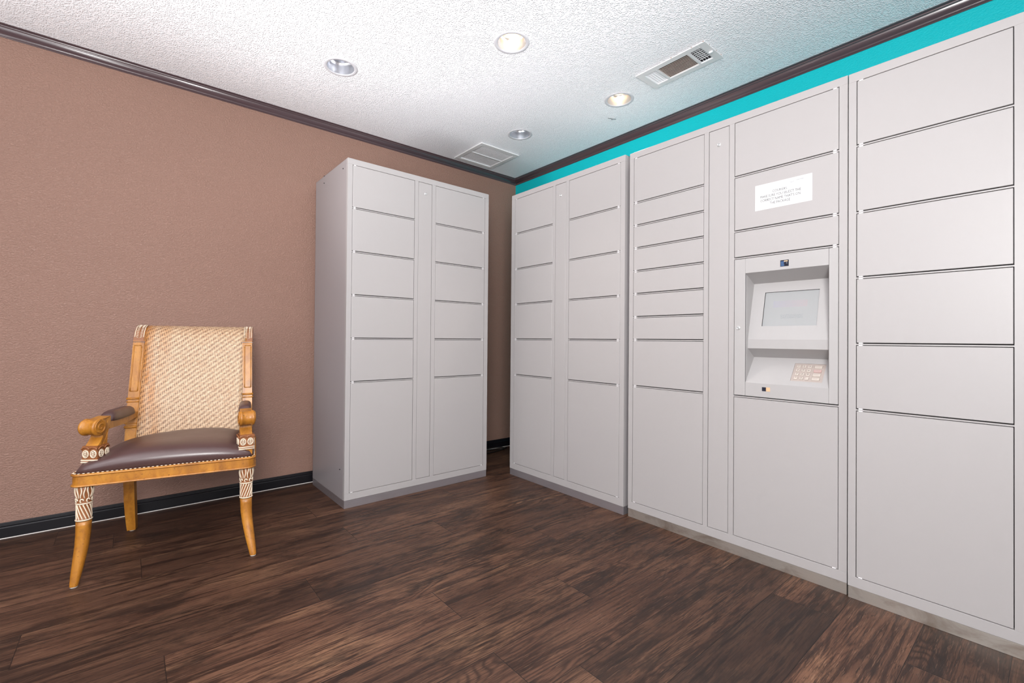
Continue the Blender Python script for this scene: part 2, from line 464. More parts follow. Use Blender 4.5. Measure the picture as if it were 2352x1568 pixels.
# ------------------------------------------------------------------ lockers
def door_panel(u0, u1, z0, z1, parent, hinge=None, v=0.0):
    mb = MB(); mb.box((u0, v, z0), (u1, v+.018, z1), 0, .0010, 1)
    d = mb.build('door', M['lock'], parent)
    if hinge is not None:                      # little white knuckles where two doors meet
        for zz in hinge[1]:
            hb = MB(); hb.box((hinge[0]-.0065, v-.0012, zz-.0022), (hinge[0]+.0065, v+.010, zz+.0022), 0, .0012, 2)
            hb.build('hinge', M['knuckle'], d)
    return d

def keylock(u, z, parent, v=0.0, r=.0085):
    mb = MB(); R = Matrix.Rotation(PI/2, 4, 'X')
    mb.lathe([(r*1.0,0),(r*1.0,.002),(r*.8,.0035),(r*.62,.0035),(r*.60,.001),(r*.45,.001),(r*.42,.003),(.0001,.003)], (u, v, z), 20, 0, False, R)
    mb.box((u-.0006, v-.0036, z-.003), (u+.0006, v-.0028, z+.003), 1)
    return mb.build('key_lock', [M['chrome'], M['gap']], parent)

def locker(name, loc, rz, w, h, depth, cols, strip, label, plinth, bolts=False, side='lockside'):
    """cols: list of (u0,u1,[z boundaries top->bottom],hinge side,'skip' set)"""
    t = thing(name, loc, rz, label, 'locker', 'parcel locker cabinets')
    zp = .0455; F = .02
    mb = MB()
    mb.box((.0,F,zp),(.0012,depth,h)); mb.box((w-.0012,F,zp),(w,depth,h)); mb.box((0,F,h-.0012),(w,depth,h)); mb.box((0,depth-.0012,zp),(w,depth,h))
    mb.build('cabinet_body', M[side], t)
    # front frame
    fb = MB(); g = .0022
    us = sorted([(c[0],c[1]) for c in cols] + [strip])
    e = 0
    zt, zb = cols[0][2][0], cols[0][2][-1]
    fb.box((0,0,zt+g),(w,F,h),0,.0008,1); fb.box((0,0,zp),(w,F,zb-g),0,.0008,1)
    prev = 0
    for a, b in us:
        fb.box((prev,0,zb-g),(a-g,F,zt+g)); prev = b+g
    fb.box((prev,0,zb-g),(w,F,zt+g))
    for u0, u1, zs, hs_, *_ in cols:           # rails between doors
        for z in zs[1:-1]:
            fb.box((u0-g,.0006,z-.0042),(u1+g,F,z+.0006))
    fb.build('front_frame', M['lock'], t)
    bb = MB()  # dark sheet behind the doors stands in for shade in the gaps
    if any(len(c) > 4 for c in cols):
        for a_, b_ in (((.004,zp+.02),(w-.004,.7235)), ((.004,1.3515),(w-.004,h-.02)), ((.004,.7235),(.600,1.3515)), ((.957,.7235),(w-.004,1.3515))):
            bb.box((a_[0],.0186,a_[1]),(b_[0],.024,b_[1]))
    else: bb.box((.004,.0186,zp+.02),(w-.004,.024,h-.02))
    bb.build('gap_shade_sheet', M['gap'], t)
    pb = MB(); pb.box((.0005,.0015,0),(w-.0005,depth,zp-.0012),0,.0008,1); pb.build('plinth', M[plinth], t)
    for u0, u1, zs, hside, *kinds in cols:
        kinds = kinds[0] if kinds else {}
        for i, (za, zc) in enumerate(zip(zs[:-1], zs[1:])):
            top = za - (.0066 if i else 0); bot = zc + (.0046 if i < len(zs)-2 else 0)
            if kinds.get(i) == 'kiosk': t['kiosk'] = 1; continue
            hz = None
            if hside:
                hu = u0+.012 if hside == 'l' else u1-.012
                zz = [zc+.0026, zc-.0055] if i < len(zs)-2 else [zc+.0005]
                if i == 0: zz.append(za)
                hz = (hu, zz)
            door_panel(u0, u1, bot, top, t, hz)
    a, b = strip
    mb = MB(); mb.box((a,.0004,zb),(b,.018,zt),0,.0008,1); sp = mb.build('service_panel', M['lock'], t)
    keylock((a+b)/2, 1.899, sp, .0004)
    if bolts:
        for vv, zz in ((.07,h-.045),(.40,h-.045),(.07,.21),(.40,h+.0)):
            mb = MB(); mb.sphere((-.001, vv, zz), .0035, 0, 8, 5); mb.build('bolt', M['gap'], t)
    if 'kiosk' in t: del t['kiosk']
    return t

ZS6 = [1.966, 1.7215, 1.470, 1.219, .969, .719, .0865]
ZR1 = [1.974, 1.7275, 1.474, 1.223, .9735, .7195, .0895]
ZR2L = [1.973, 1.7285, 1.602, 1.4775, 1.352, 1.2265, 1.100, .9755, .7225, .088]
ZR2R = [1.973, 1.725, 1.475, 1.3515, .7235, .088]
ZR3 = [1.966, 1.7205, 1.466, 1.2175, .966, .7175, .086]
lockL = locker('parcel_locker', (-1.8071,-.6326,0), .00677, 1.0174, 2.002, .562,
    [(.030,.4275,ZS6,'l'), (.584,.983,ZS6,'r')], (.457,.553),
    'light grey parcel locker standing alone against the brown wall', 'plinthL', True)
lockR1 = locker('parcel_locker', (-.6249,-.6871,0), -PI/2, .9795, 2.010, .56,
    [(.038,.413,ZR1,'l'), (.560,.947,ZR1,'r')], (.441,.531),
    'light grey parcel locker nearest the room corner, first in the row under the teal strip', 'plinthL')
lockR2 = locker('parcel_locker', (-.6141,-1.6888,0), -PI/2, .9975, 2.0083, .55,
    [(.0285,.424,ZR2L,'l'), (.5715,.968,ZR2R,'r',{3:'kiosk'})], (.451,.544),
    'grey parcel locker with a touchscreen and keypad kiosk, middle of the row on the right', 'plinthR')
lockR3 = locker('parcel_locker', (-.6238,-2.6916,0), -PI/2, 1.0, 2.0025, .56,
    [(.0265,.4235,ZR3,'l'), (.5715,.968,ZR3,'r')], (.451,.544),
    'grey parcel locker cut off by the right edge, six wide doors, nearest the camera', 'plinthR')

# kiosk built into the second locker of the row
zt, zb = 1.3515-.0066, .7235+.0046
A0, A1 = .6195, .9365
prof = [(.0004,zt),(.0004,1.279),(.093,1.237),(.027,.981),(.027,.941),(.095,.900),(.0025,.788),(.0025,zb)]
SCR = (.672,.883,.045,.203); KP = (.794,.909,.026,.120)
mb = MB()
mb.box((.5715,0,zb),(A0-.0006,.018,zt),0,.0008,1)
mb.box((A1+.0006,0,zb),(.968,.018,zt),0,.0008,1)
mb.face([(A0-.0006,.003,zt),(A0+.0006,.003,zt),(A0+.0006,.003,zb),(A0-.0006,.003,zb)],1)
mb.face([(A1-.0006,.003,zt),(A1+.0006,.003,zt),(A1+.0006,.003,zb),(A1-.0006,.003,zb)],1)
for uu in (A0, A1):
    d = -.0012 if uu == A0 else .0012
    mb.prism([(.017,zt),(.017,zb),(.125,zb),(.125,zt)], uu, uu+d, 'x', 0)
def slope(i):
    (v1,z1),(v2,z2) = prof[i], prof[i+1]; L = math.hypot(v2-v1, z2-z1)
    d = ((v2-v1)/L, (z2-z1)/L); nrm = (d[1], -d[0])    # towards the room (negative v)
    if nrm[0] > 0: nrm = (-nrm[0], -nrm[1])
    return lambda u, w, o=0: (u, v1+d[0]*w+nrm[0]*o, z1+d[1]*w+nrm[1]*o), L
for i in range(len(prof)-1):
    P, L = slope(i)
    if i in (2, 5):
        a, b, c, d = SCR if i == 2 else KP
        dep = -.006 if i == 2 else -.0025
        for q in ([(A0,0),(A1,0),(A1,c),(A0,c)], [(A0,d),(A1,d),(A1,L),(A0,L)], [(A0,c),(a,c),(a,d),(A0,d)], [(b,c),(A1,c),(A1,d),(b,d)]):
            mb.face([P(*k) for k in q])
        for (p, q) in (((a,c),(b,c)),((b,c),(b,d)),((b,d),(a,d)),((a,d),(a,c))):
            mb.face([P(*p), P(*q), P(*q,dep), P(*p,dep)], 1 if i == 2 else 0)
    else:
        mb.face([P(A0,0),P(A1,0),P(A1,L),P(A0,L)])
kp_ = mb.build('kiosk_panel', [M['kiosk'], M['gap']], lockR2, fix=False)
P, L = slope(2); a, b, c, d = SCR
bm = bmesh.new(); uvl = bm.loops.layers.uv.new('UVMap')
vs = [bm.verts.new(P(*k,-.0058)) for k in ((a,d),(b,d),(b,c),(a,c))]
f = bm.faces.new(vs)
for lp, q in zip(f.loops, ((0,0),(1,0),(1,1),(0,1))): lp[uvl].uv = q
me = bpy.data.meshes.new('touch_screen'); bm.to_mesh(me); bm.free(); me.materials.append(M['screen'])
so = bpy.data.objects.new('touch_screen', me); COL.objects.link(so); so.parent = lockR2
# keypad
def text_mesh(body, size, align='CENTER', font_scale=1.0, spacing=1.0):
    cu = bpy.data.curves.new('t', 'FONT'); cu.body = body; cu.size = size; cu.align_x = align; cu.align_y = 'CENTER'
    cu.space_line = spacing; cu.fill_mode = 'FRONT'; cu.resolution_u = 2
    ob = bpy.data.objects.new('t', cu); COL.objects.link(ob)
    bpy.context.view_layer.update()
    dg = bpy.context.evaluated_depsgraph_get(); me = bpy.data.meshes.new_from_object(ob.evaluated_get(dg))
    bpy.data.objects.remove(ob); bpy.data.curves.remove(cu); return me
P, L = slope(5); a, b, c, d = KP
mb = MB()
mb.face([P(a,c,-.0025),P(b,c,-.0025),P(b,d,-.0025),P(a,d,-.0025)])
pad = mb.build('keypad', [M['keypad']], lockR2, fix=False)
glyph = [['1','2','3'],['4','5','6'],['7','8','9'],['*','0','.']]
kw, kh = .0135, .0135
def keyplane(u, w, o): return Vector(P(u, w, o))
for r in range(4):
    wc = c + .0165 + r*.0205
    for k in range(4):
        mb = MB()
        if k < 3: uc = a+.0175+k*.0205; hw = kw/2
        else: uc = a+.0895; hw = .014
        rings = []
        for o_, ins in ((-.0025,0),(.0006,.0004),(.0012,.0016)):
            rings.append([keyplane(uc-hw+ins, wc-kh/2+ins, o_), keyplane(uc+hw-ins, wc-kh/2+ins, o_), keyplane(uc+hw-ins, wc+kh/2-ins, o_), keyplane(uc-hw+ins, wc+kh/2-ins, o_)])
        mb.loft(rings, 0, False, True, True)
        if k < 3:
            tm = text_mesh(glyph[r][k], .0115)
            t2 = bmesh.new(); t2.from_mesh(tm)
            for v in t2.verts: v.co = keyplane(uc + v.co.x, wc - v.co.y, .0014)
            mb.merge(t2, 1, None, False)
        else:
            cc = .004
            mb.face([keyplane(uc-.009, wc-.0012, .0014), keyplane(uc+.006, wc-.0012, .0014), keyplane(uc+.006, wc+.0010, .0014), keyplane(uc-.009, wc+.0010, .0014)], 2)
        mb.build('key', [M['keyred'] if (k == 3 and r == 1) else M['key'], M['keyink'], M['keypad']], pad, fix=False)
# camera eye and card reader, kiosk lock
mb = MB(); mb.box((.762,-.0003,1.2915),(.794,.004,1.3185),0,0)
mb.box((.764,-.0007,1.293),(.777,.004,1.314),1); mb.lathe([(.0075,0),(.006,.0012),(.0035,.0014),(.0001,.0012)], (.782,-.0004,1.305), 16, 0, False, Matrix.Rotation(PI/2,4,'X'))
mb.box((.776,-.0009,1.311),(.790,.003,1.3155),2)
mb.build('camera_eye', [M['camdark'], M['camblue'], M['tan']], lockR2)
mb = MB(); mb.box((.690,.0014,.7552),(.7065,.006,.7722),0); mb.box((.7065,.0014,.7552),(.7225,.006,.7722),1)
mb.build('card_reader', [M['camdark'], M['tan']], lockR2)
k2 = keylock(.5895, 1.0325, kp_, 0, .0085)

# taped notice on the kiosk locker
nt = thing('paper_notice', (-.6146,-(1.6888+.7695),1.605), -PI/2, 'white paper notice with grey capital lettering taped above the touchscreen', 'notice')
mb = MB(); mb.box((-.1095,-.0004,-.056),(.1095,.0002,.056)); mb.build('sheet', M['paper'], nt)
tm = text_mesh('COURIERS,\nMAKE SURE YOU SELECT THE\nCORRECT NAME THAT\'S ON\nTHE PACKAGE', .0155, 'CENTER', 1, 1.10)
t2 = bmesh.new(); t2.from_mesh(tm)
for v in t2.verts: v.co = Vector((v.co.x*.78-.010, -.0008, v.co.y*.98-.008))
mb = MB(); mb.merge(t2, 0, None, False)
mb.build('lettering', M['ink'], nt, fix=False)
mb = MB()
mb.tube([(.028+.0022*k, -.0008, .0415-.0035*math.sin(k*.42)) for k in range(8)], .0006, 5)
mb.tube([(.052+.0016*k, -.0008, .0425+.0018*math.sin(k*2.1)) for k in range(18)], .0005, 5)
mb.build('letterhead_scribble', M['inkl'], nt)

# ------------------------------------------------------------------ ceiling fittings
def downlight(x, y, on, label):
    t = thing('recessed_downlight', (x,y,H), 0, label, 'ceiling light', 'round recessed ceiling downlights')
    mb = MB(); mb.lathe([(RAP,.002),(.0695,-.001),(.071,-.0022),(.080,-.0026),(.0865,-.0018),(.088,-.0002)], seg=48); mb.build('trim_ring', M['ring'], t)
    mb = MB(); mb.lathe([(.0700,-.0005),(.0688,.012),(.0665,.040),(.0640,.060),(.0625,.0605)], seg=48)
    mb.lathe([(.0625,.0605),(.060,.075),(.054,.100),(.044,.124),(.032,.140)], seg=48)
    mb.build('reflector', M['mirror'], t)
    mb = MB(); mb.lathe([(.0001,.036),(.018,.038),(.030,.044),(.037,.054),(.038,.068),(.030,.100),(.024,.130)], seg=32) if on else mb.lathe([(.0001,.080),(.016,.082),(.026,.089),(.030,.100),(.024,.140)], seg=32)
    mb.build('lamp_bulb', M['bulb_on'] if on else M['bulb_off'], t)
    mb = MB(); mb.lathe([(.0712,-.0004),(.0712,.16),(.0001,.16)], seg=24); mb.build('housing', M['dark'], t)
    return t
downlight(*LIGHTS[0], False, 'unlit chrome recessed downlight farthest left on the textured ceiling')
downlight(*LIGHTS[1], True, 'brightest lit warm recessed downlight, nearest the top of the photo')
downlight(*LIGHTS[2], True, 'smaller lit recessed downlight next to the long slotted supply vent')
downlight(*LIGHTS[3], False, 'unlit chrome recessed downlight beside the square return grille near the corner')

# supply register (long), slats: three zones
v = thing('ceiling_vent', (-.505,-1.911,H), 0, 'long off-white supply register with rust marks and dark louvers on the ceiling', 'vent')
x0, x1, y0, y1 = -.0985, .0985, -.197, .197
mb = MB(); ix0, ix1, iy0, iy1 = -.064, .064, -.160, .160
for a, b in (((x0,y0),(x1,iy0)),((x0,iy1),(x1,y1)),((x0,iy0),(ix0,iy1)),((ix1,iy0),(x1,iy1))):
    mb.box((a[0],a[1],-.006),(b[0],b[1],-.0005),0,.0012,1)
for yy in (-.092,.088): mb.box((ix0,yy-.005,-.0058),(ix1,yy+.005,.004))
for (xx,yy) in ((-.0985,-.19),(-.05,-.196),(.02,-.1965),(.07,-.197),(-.0985,-.13),(-.0985,-.02),(-.094,.05)):
    mb.sphere((xx,yy,-.003), .003, 1, 7, 5, (1.2,.8,.6))
mb.build('vent_frame', [M['ventgrey'], M['rust']], v)
mb = MB()
for k in range(11):                       # central louvers run lengthwise
    xx = ix0+.006+k*.0116
    mb.box((-.0034,-.086,-.0006),(.0034,.082,.0006),0,0,1,Matrix.Translation((xx,0,-.001)) @ Matrix.Rotation(math.radians(-18),4,'Y'))
mb.build('long_louvers', flat('louver_tan', (196,176,166), .5), v)
mb = MB()
for k in range(5):
    yy = .097+.0135*k
    mb.box((ix0,-.0062,-.0006),(ix1,.0062,.0006),0,0,1,Matrix.Translation((0,yy+.004,.001)) @ Matrix.Rotation(math.radians(-24),4,'X'))
mb.build('end_louvers', M['white'], v)
mb = MB()
for k in range(5):
    yy = -.157+.0135*k
    mb.box((ix0,-.0045,-.0006),(ix1,.0045,.0006),0,0,1,Matrix.Translation((0,yy+.004,.002)) @ Matrix.Rotation(math.radians(55),4,'X'))
for k in range(7): mb.box((ix0+.010+k*.0165,-.158,.006),(ix0+.013+k*.0165,-.098,.010))
mb.build('end_louvers', M['white'], v)
mb = MB(); mb.box((-.079,-.165,.012),(.079,.165,.10)); mb.build('duct_box', M['dark'], v)
mb = MB(); mb.box((-.004,-.1885,-.014),(.004,-.1700,-.006),0,.001,1); mb.build('damper_lever', M['white'], v)
# square return grille
v = thing('ceiling_vent', (-.560,-.289,H), 0, 'square light grey return grille with fine slats by the ceiling corner', 'vent')
w = .187; iw = .150; mb = MB()
for a, b in (((-w,-w),(w,-iw)),((-w,iw),(w,w)),((-w,-iw),(-iw,iw)),((iw,-iw),(w,iw))):
    mb.box((a[0],a[1],-.009),(b[0],b[1],-.0005),0,.003,2)
mb.box((-iw,-.006,-.0075),(iw,.006,0))
mb.build('vent_frame', M['ventgrey'], v)
mb = MB()
for k in range(30):
    xx = -iw+.005+k*.01
    for (ya, yb) in ((-iw,-.006),(.006,iw)):
        mb.box((-.0030,ya,-.0004),(.0030,yb,.0004),0,0,1,Matrix.Translation((xx,0,-.003)) @ Matrix.Rotation(math.radians(8),4,'Y'))
mb.build('slats', M['white'], v)
mb = MB(); mb.box((-.160,-.150,.004),(.160,.150,.08)); mb.build('duct_box', M['dark'], v)
# small dark hook of wire left in the ceiling
mb = MB(); mb.tube([(-.028,.012,-.003),(-.014,.004,-.003),(-.002,-.002,-.004),(.010,-.008,-.003),(.018,-.017,-.004)], .0013, 6)
mb.tube([(-.002,.0,-.003),(.006,.008,-.004)], .0013, 6)
o = mb.build('wire_stub', M['wire'], None, (-.30,-1.325,H)); tag(o, 'tiny dark bent wire stub on the ceiling near the smaller lit downlight', 'wire')

# cable on the floor behind the corner gap
mb = MB()
pts = []
for k in range(70):
    t_ = k/69
    pts.append((-.765+.62*t_, -.105-.030*math.sin(3.4*t_+.3)-.012*math.sin(11*t_)-.14*t_*t_*0, .005+.002*abs(math.sin(7*t_))))
mb.tube(pts, .0045, 8)
pts = [(-.40+.20*math.cos(a*.26), -.105+.055*math.sin(a*.26), .006+.0006*a) for a in range(34)]
mb.tube(pts, .004, 8)
o = mb.build('power_cable', M['wire'], None); tag(o, 'black power cable coiled on the floor in the gap behind the corner lockers', 'cable')

# ------------------------------------------------------------------ armchair
ch = thing('armchair', (-2.917,-.791,0), math.radians(-12.917), 'carved golden wood armchair with woven rattan back and brown leather seat', 'chair')
WD = M['wood']
# seat rail: closed ring swept with bead profile
def rounded(poly, rads, n=6):
    out = []; m = len(poly)
    for i, p in enumerate(poly):
        p = Vector(p); a = Vector(poly[i-1]); b = Vector(poly[(i+1)%m]); r = rads[i]
        if r <= 0: out.append(p); continue
        da, db = (a-p).normalized(), (b-p).normalized()
        ang = da.angle(db); tl = r/math.tan(ang/2)
        s, e = p+da*tl, p+db*tl
        c = p + (da+db).normalized()*(r/math.sin(ang/2))
        a0 = math.atan2(s.y-c.y, s.x-c.x); a1 = math.atan2(e.y-c.y, e.x-c.x)
        d = (a1-a0+PI) % (2*PI) - PI
        for k in range(n+1): out.append(c + Vector((math.cos(a0+d*k/n), math.sin(a0+d*k/n)))*r)
    return out
def offset(poly, d):
    out = []; m = len(poly)
    for i in range(m):
        p = poly[i]; a = (p-poly[i-1]).normalized(); b = (poly[(i+1)%m]-p).normalized()
        na, nb = Vector((a.y,-a.x)), Vector((b.y,-b.x)); nn = (na+nb).normalized()
        out.append(p + nn*(d/max(.4, nn.dot(na))))
    return out
RAIL = rounded([(-.018,-.006),(.611,.022),(.592,.515),(.026,.515)], [.032,.032,.006,.006])
prf = [(-.022,.384),(.0035,.384),(.0055,.3865),(.0035,.390),(0,.3915),(0,.424),(.0035,.4255),(.006,.4285),(.0035,.432),(-.004,.4335),(-.022,.4335)]
mb = MB()
rings = [[Vector((q.x,q.y,z)) for q in offset(RAIL, o_)] for o_, z in prf]
V = [[mb.bm.verts.new(p) for p in r] for r in rings]
for k in range(len(V)):
    a, b = V[k], V[(k+1)%len(V)]
    for i in range(len(a)):
        mb.bm.faces.new([a[i], a[(i+1)%len(a)], b[(i+1)%len(a)], b[i]])
mb.build('seat_rail', WD, ch)
# seat cushion
mb = MB(); NU, NV = 36, 30
grid = []
for j in range(NV+1):
    v_ = j/NV; row = []
    for i in range(NU+1):
        u_ = i/NU
        # gentle corner rounding: map the square onto a rounded footprint
        a, b = 2*u_-1, 2*v_-1
        a2, b2 = a*math.sqrt(1-.07*b*b*abs(b)**6), b*math.sqrt(1-.07*a*a*abs(a)**6)
        tf = .026-.028*(1-u_); t_ = tf + (b2*.5+.5)*(.498-tf)
        xl = -.014+(t_-.022)*.085; xr = .608-(t_-.022)*.035
        s_ = xl + (a2*.5+.5)*(xr-xl)
        e = (1-abs(a)**5)*(1-abs(b)**4.0)
        crown_ = .55 + .45*(1-a*a)
        z = .4335 + .085*(e**.36)*crown_ + .004*math.sin(7*u_+3*v_)*e
        bulge = .006*math.sin(min(1, e*3)*PI)
        row.append(Vector((s_+bulge*(1 if a > 0 else -1)*abs(a)**6, t_-bulge*(1 if b < 0 else -1)*abs(b)**6, z)))
    grid.append(row)
VV = [[mb.bm.verts.new(p) for p in r] for r in grid]
for j in range(NV):
    for i in range(NU):
        f = mb.bm.faces.new([VV[j][i],VV[j][i+1],VV[j+1][i+1],VV[j+1][i]]); f.smooth = True
rim = [VV[0][i] for i in range(NU+1)] + [VV[j][NU] for j in range(1,NV+1)] + [VV[NV][i] for i in range(NU-1,-1,-1)] + [VV[j][0] for j in range(NV-1,0,-1)]
rimco = [v.co.copy() for v in rim]
mb.bm.faces.new(rim[::-1])
mb.build('seat_cushion', M['leather'], ch)
# stitched welt along the cushion base
mb = MB(); acc = 0; last = None
loop = [Vector((q.x,q.y)) for q in offset(RAIL, -.002)]
tot = []
for i in range(len(loop)):
    a, b = loop[i], loop[(i+1)%len(loop)]; L = (b-a).length; d = 0
    n_ = max(1, int(L/.0002)); tot += [a+(b-a)*k/n_ for k in range(n_)]
acc = 0; step = .0145; prev = tot[0]; nxt = 0
for q in tot:
    acc += (q-prev).length; prev = q
    if acc >= nxt:
        nxt += step; 
        if q.y < .5: mb.sphere((q.x,q.y,.4350), .0019, 0, 8, 5, (2.5,1,.8) if q.y < .03 else (1,2.5,.8))
mb.build('welt_stitching', M['gilt'], ch)

# front sabre legs
def front_leg(sx, s0, t0=.058, ft=0):
    """s0: top centre; sx: -1 left / +1 right splay"""
    K = .84; es, et = (.018, .030) if sx < 0 else (.033, .055)     # foot offset from the leg top
    q_ = lambda f: (es*f, -et*f)
    pts = [(.384,0,0,.031),(.375,0,0,.0345),(.245,0,0,.0285),(.19,*q_(.05),.0275),(.15,*q_(.18),.026),(.115,*q_(.36),.0245),(.08,*q_(.56),.0225),(.043,*q_(.79),.0195),(.012,*q_(.97),.0165),(.004,*q_(1),.0155)]
    pts = [(z,a,b,r*K) for z,a,b,r in pts]
    mb = MB(); rings = []
    fine = []
    for (z0,a0,b0,r0),(z1,a1,b1,r1) in zip(pts[2:-1], pts[3:]):
        for k in range(3): f_ = k/3; fine.append((z0+(z1-z0)*f_, a0+(a1-a0)*f_, b0+(b1-b0)*f_, r0+(r1-r0)*f_))
    fine.append(pts[-1])
    for z, a, b, r in fine:
        rings.append([Vector((s0+sx*a+r*math.copysign(abs(math.cos(q))**.85,math.cos(q)), t0+b+r*math.copysign(abs(math.sin(q))**.85,math.sin(q)), z)) for q in [2*PI*k/20 for k in range(20)]])
    mb.loft(rings, 0)
    leg = mb.build('leg', WD, ch)
    # glide
    g = MB(); g.lathe([(.0001,0),(.012,0),(.013,.005),(.0001,.006)], (s0+sx*es, t0-et, 0), 14); g.build('foot_glide', M['glide'], leg)
    # carving: dark core, cream ribs, rope twist and beads
    c = MB()
    c.lathe([(r_*K,z_) for r_,z_ in [(.0295,.3835),(.0315,.372),(.0300,.352),(.0270,.332),(.0270,.318),(.0285,.314),(.0265,.308),(.0265,.252),(.0285,.248)]], (s0,t0,0), 24, 0, True)
    for k in range(15):                       # leaf ribs
        q = 2*PI*k/15
        p_ = []
        for m_ in range(9):
            f_ = m_/8; z = .3815-.046*f_; r = K*(.0315+.0035*math.sin(PI*f_)-.004*f_)
            qq = q + .10*math.sin(f_*5+k*1.7)
            p_.append((s0+r*math.cos(qq), t0+r*math.sin(qq), z))
        c.tube(p_, [.0026*(1-.35*abs(f-.35)) for f in [m/8 for m in range(9)]], 6, 1)
    for k in range(8):                        # curled leaf tips
        q = 2*PI*k/8
        cx, cy = s0+.0295*K*math.cos(q), t0+.0295*K*math.sin(q)
        tx, ty = -math.sin(q), math.cos(q)
        p_ = [(cx+tx*.0055*math.cos(a), cy+ty*.0055*math.cos(a), .327+.0065*math.sin(a)) for a in [m*.55 for m in range(9)]]
        c.tube(p_, .0024, 6, 1)
    for zz, rr in ((.3145,.0290*K),(.2495,.0290*K)):
        c.tube([(s0+rr*math.cos(q), t0+rr*math.sin(q), zz) for q in [2*PI*k/24 for k in range(24)]], .0028, 6, 1, True)
    for k in range(13):                       # rope twist
        p_ = []
        for m_ in range(11):
            f_ = m_/10; z = .311-.058*f_; q = 2*PI*k/13 - sx*(.95*f_) 
            p_.append((s0+.0272*K*math.cos(q), t0+.0272*K*math.sin(q), z))
        c.tube(p_, .0024, 6, 1)
    c.build('leg_carving', [M['dkwood'], M['gilt']], leg)
    return leg
front_leg(-1, .020, .030); front_leg(1, .577)
# rear legs (square section, raked back)
def sq_sweep(mb, path, mi=0, bev=.003):
    """path: (s,t,z,ws,wt,tilt)"""
    rings = []
    for s_, t_, z_, ws, wt, ang in path:
        u = Vector((0, math.cos(ang), math.sin(ang)))
        r = []
        for a, b in ((-1,-1),(1,-1),(1,1),(-1,1)):
            for (da, db) in (((0,1),(1,0)) if a*b < 0 and False else ((0,0),)):
                r.append(Vector((s_+a*ws/2, t_, z_)) + u*(b*wt/2))
        rings.append(r)
    mb.loft(rings, mi, False)
def rear_x(z):  # outer-left edge of the post, inner edge
    return .037+(z-.46)*.019, .079+(z-.46)*.029
PT = [(.50,.42,0),(.50,.47,-.02),(.507,.54,-.08),(.52,.62,-.14),(.535,.70,-.18),(.552,.78,-.20),(.568,.86,-.22),(.582,.93,-.26),(.592,.96,-.40),(.606,.985,-.65),(.628,1.004,-1.0),(.655,1.012,-1.35),(.672,1.011,-1.6)]
def post_t(z):
    for (t0,z0,_),(t1,z1,_) in zip(PT[:-1],PT[1:]):
        if z0 <= z <= z1: return t0+(t1-t0)*(z-z0)/(z1-z0)
    return PT[0][0] if z < PT[0][1] else PT[-1][0]
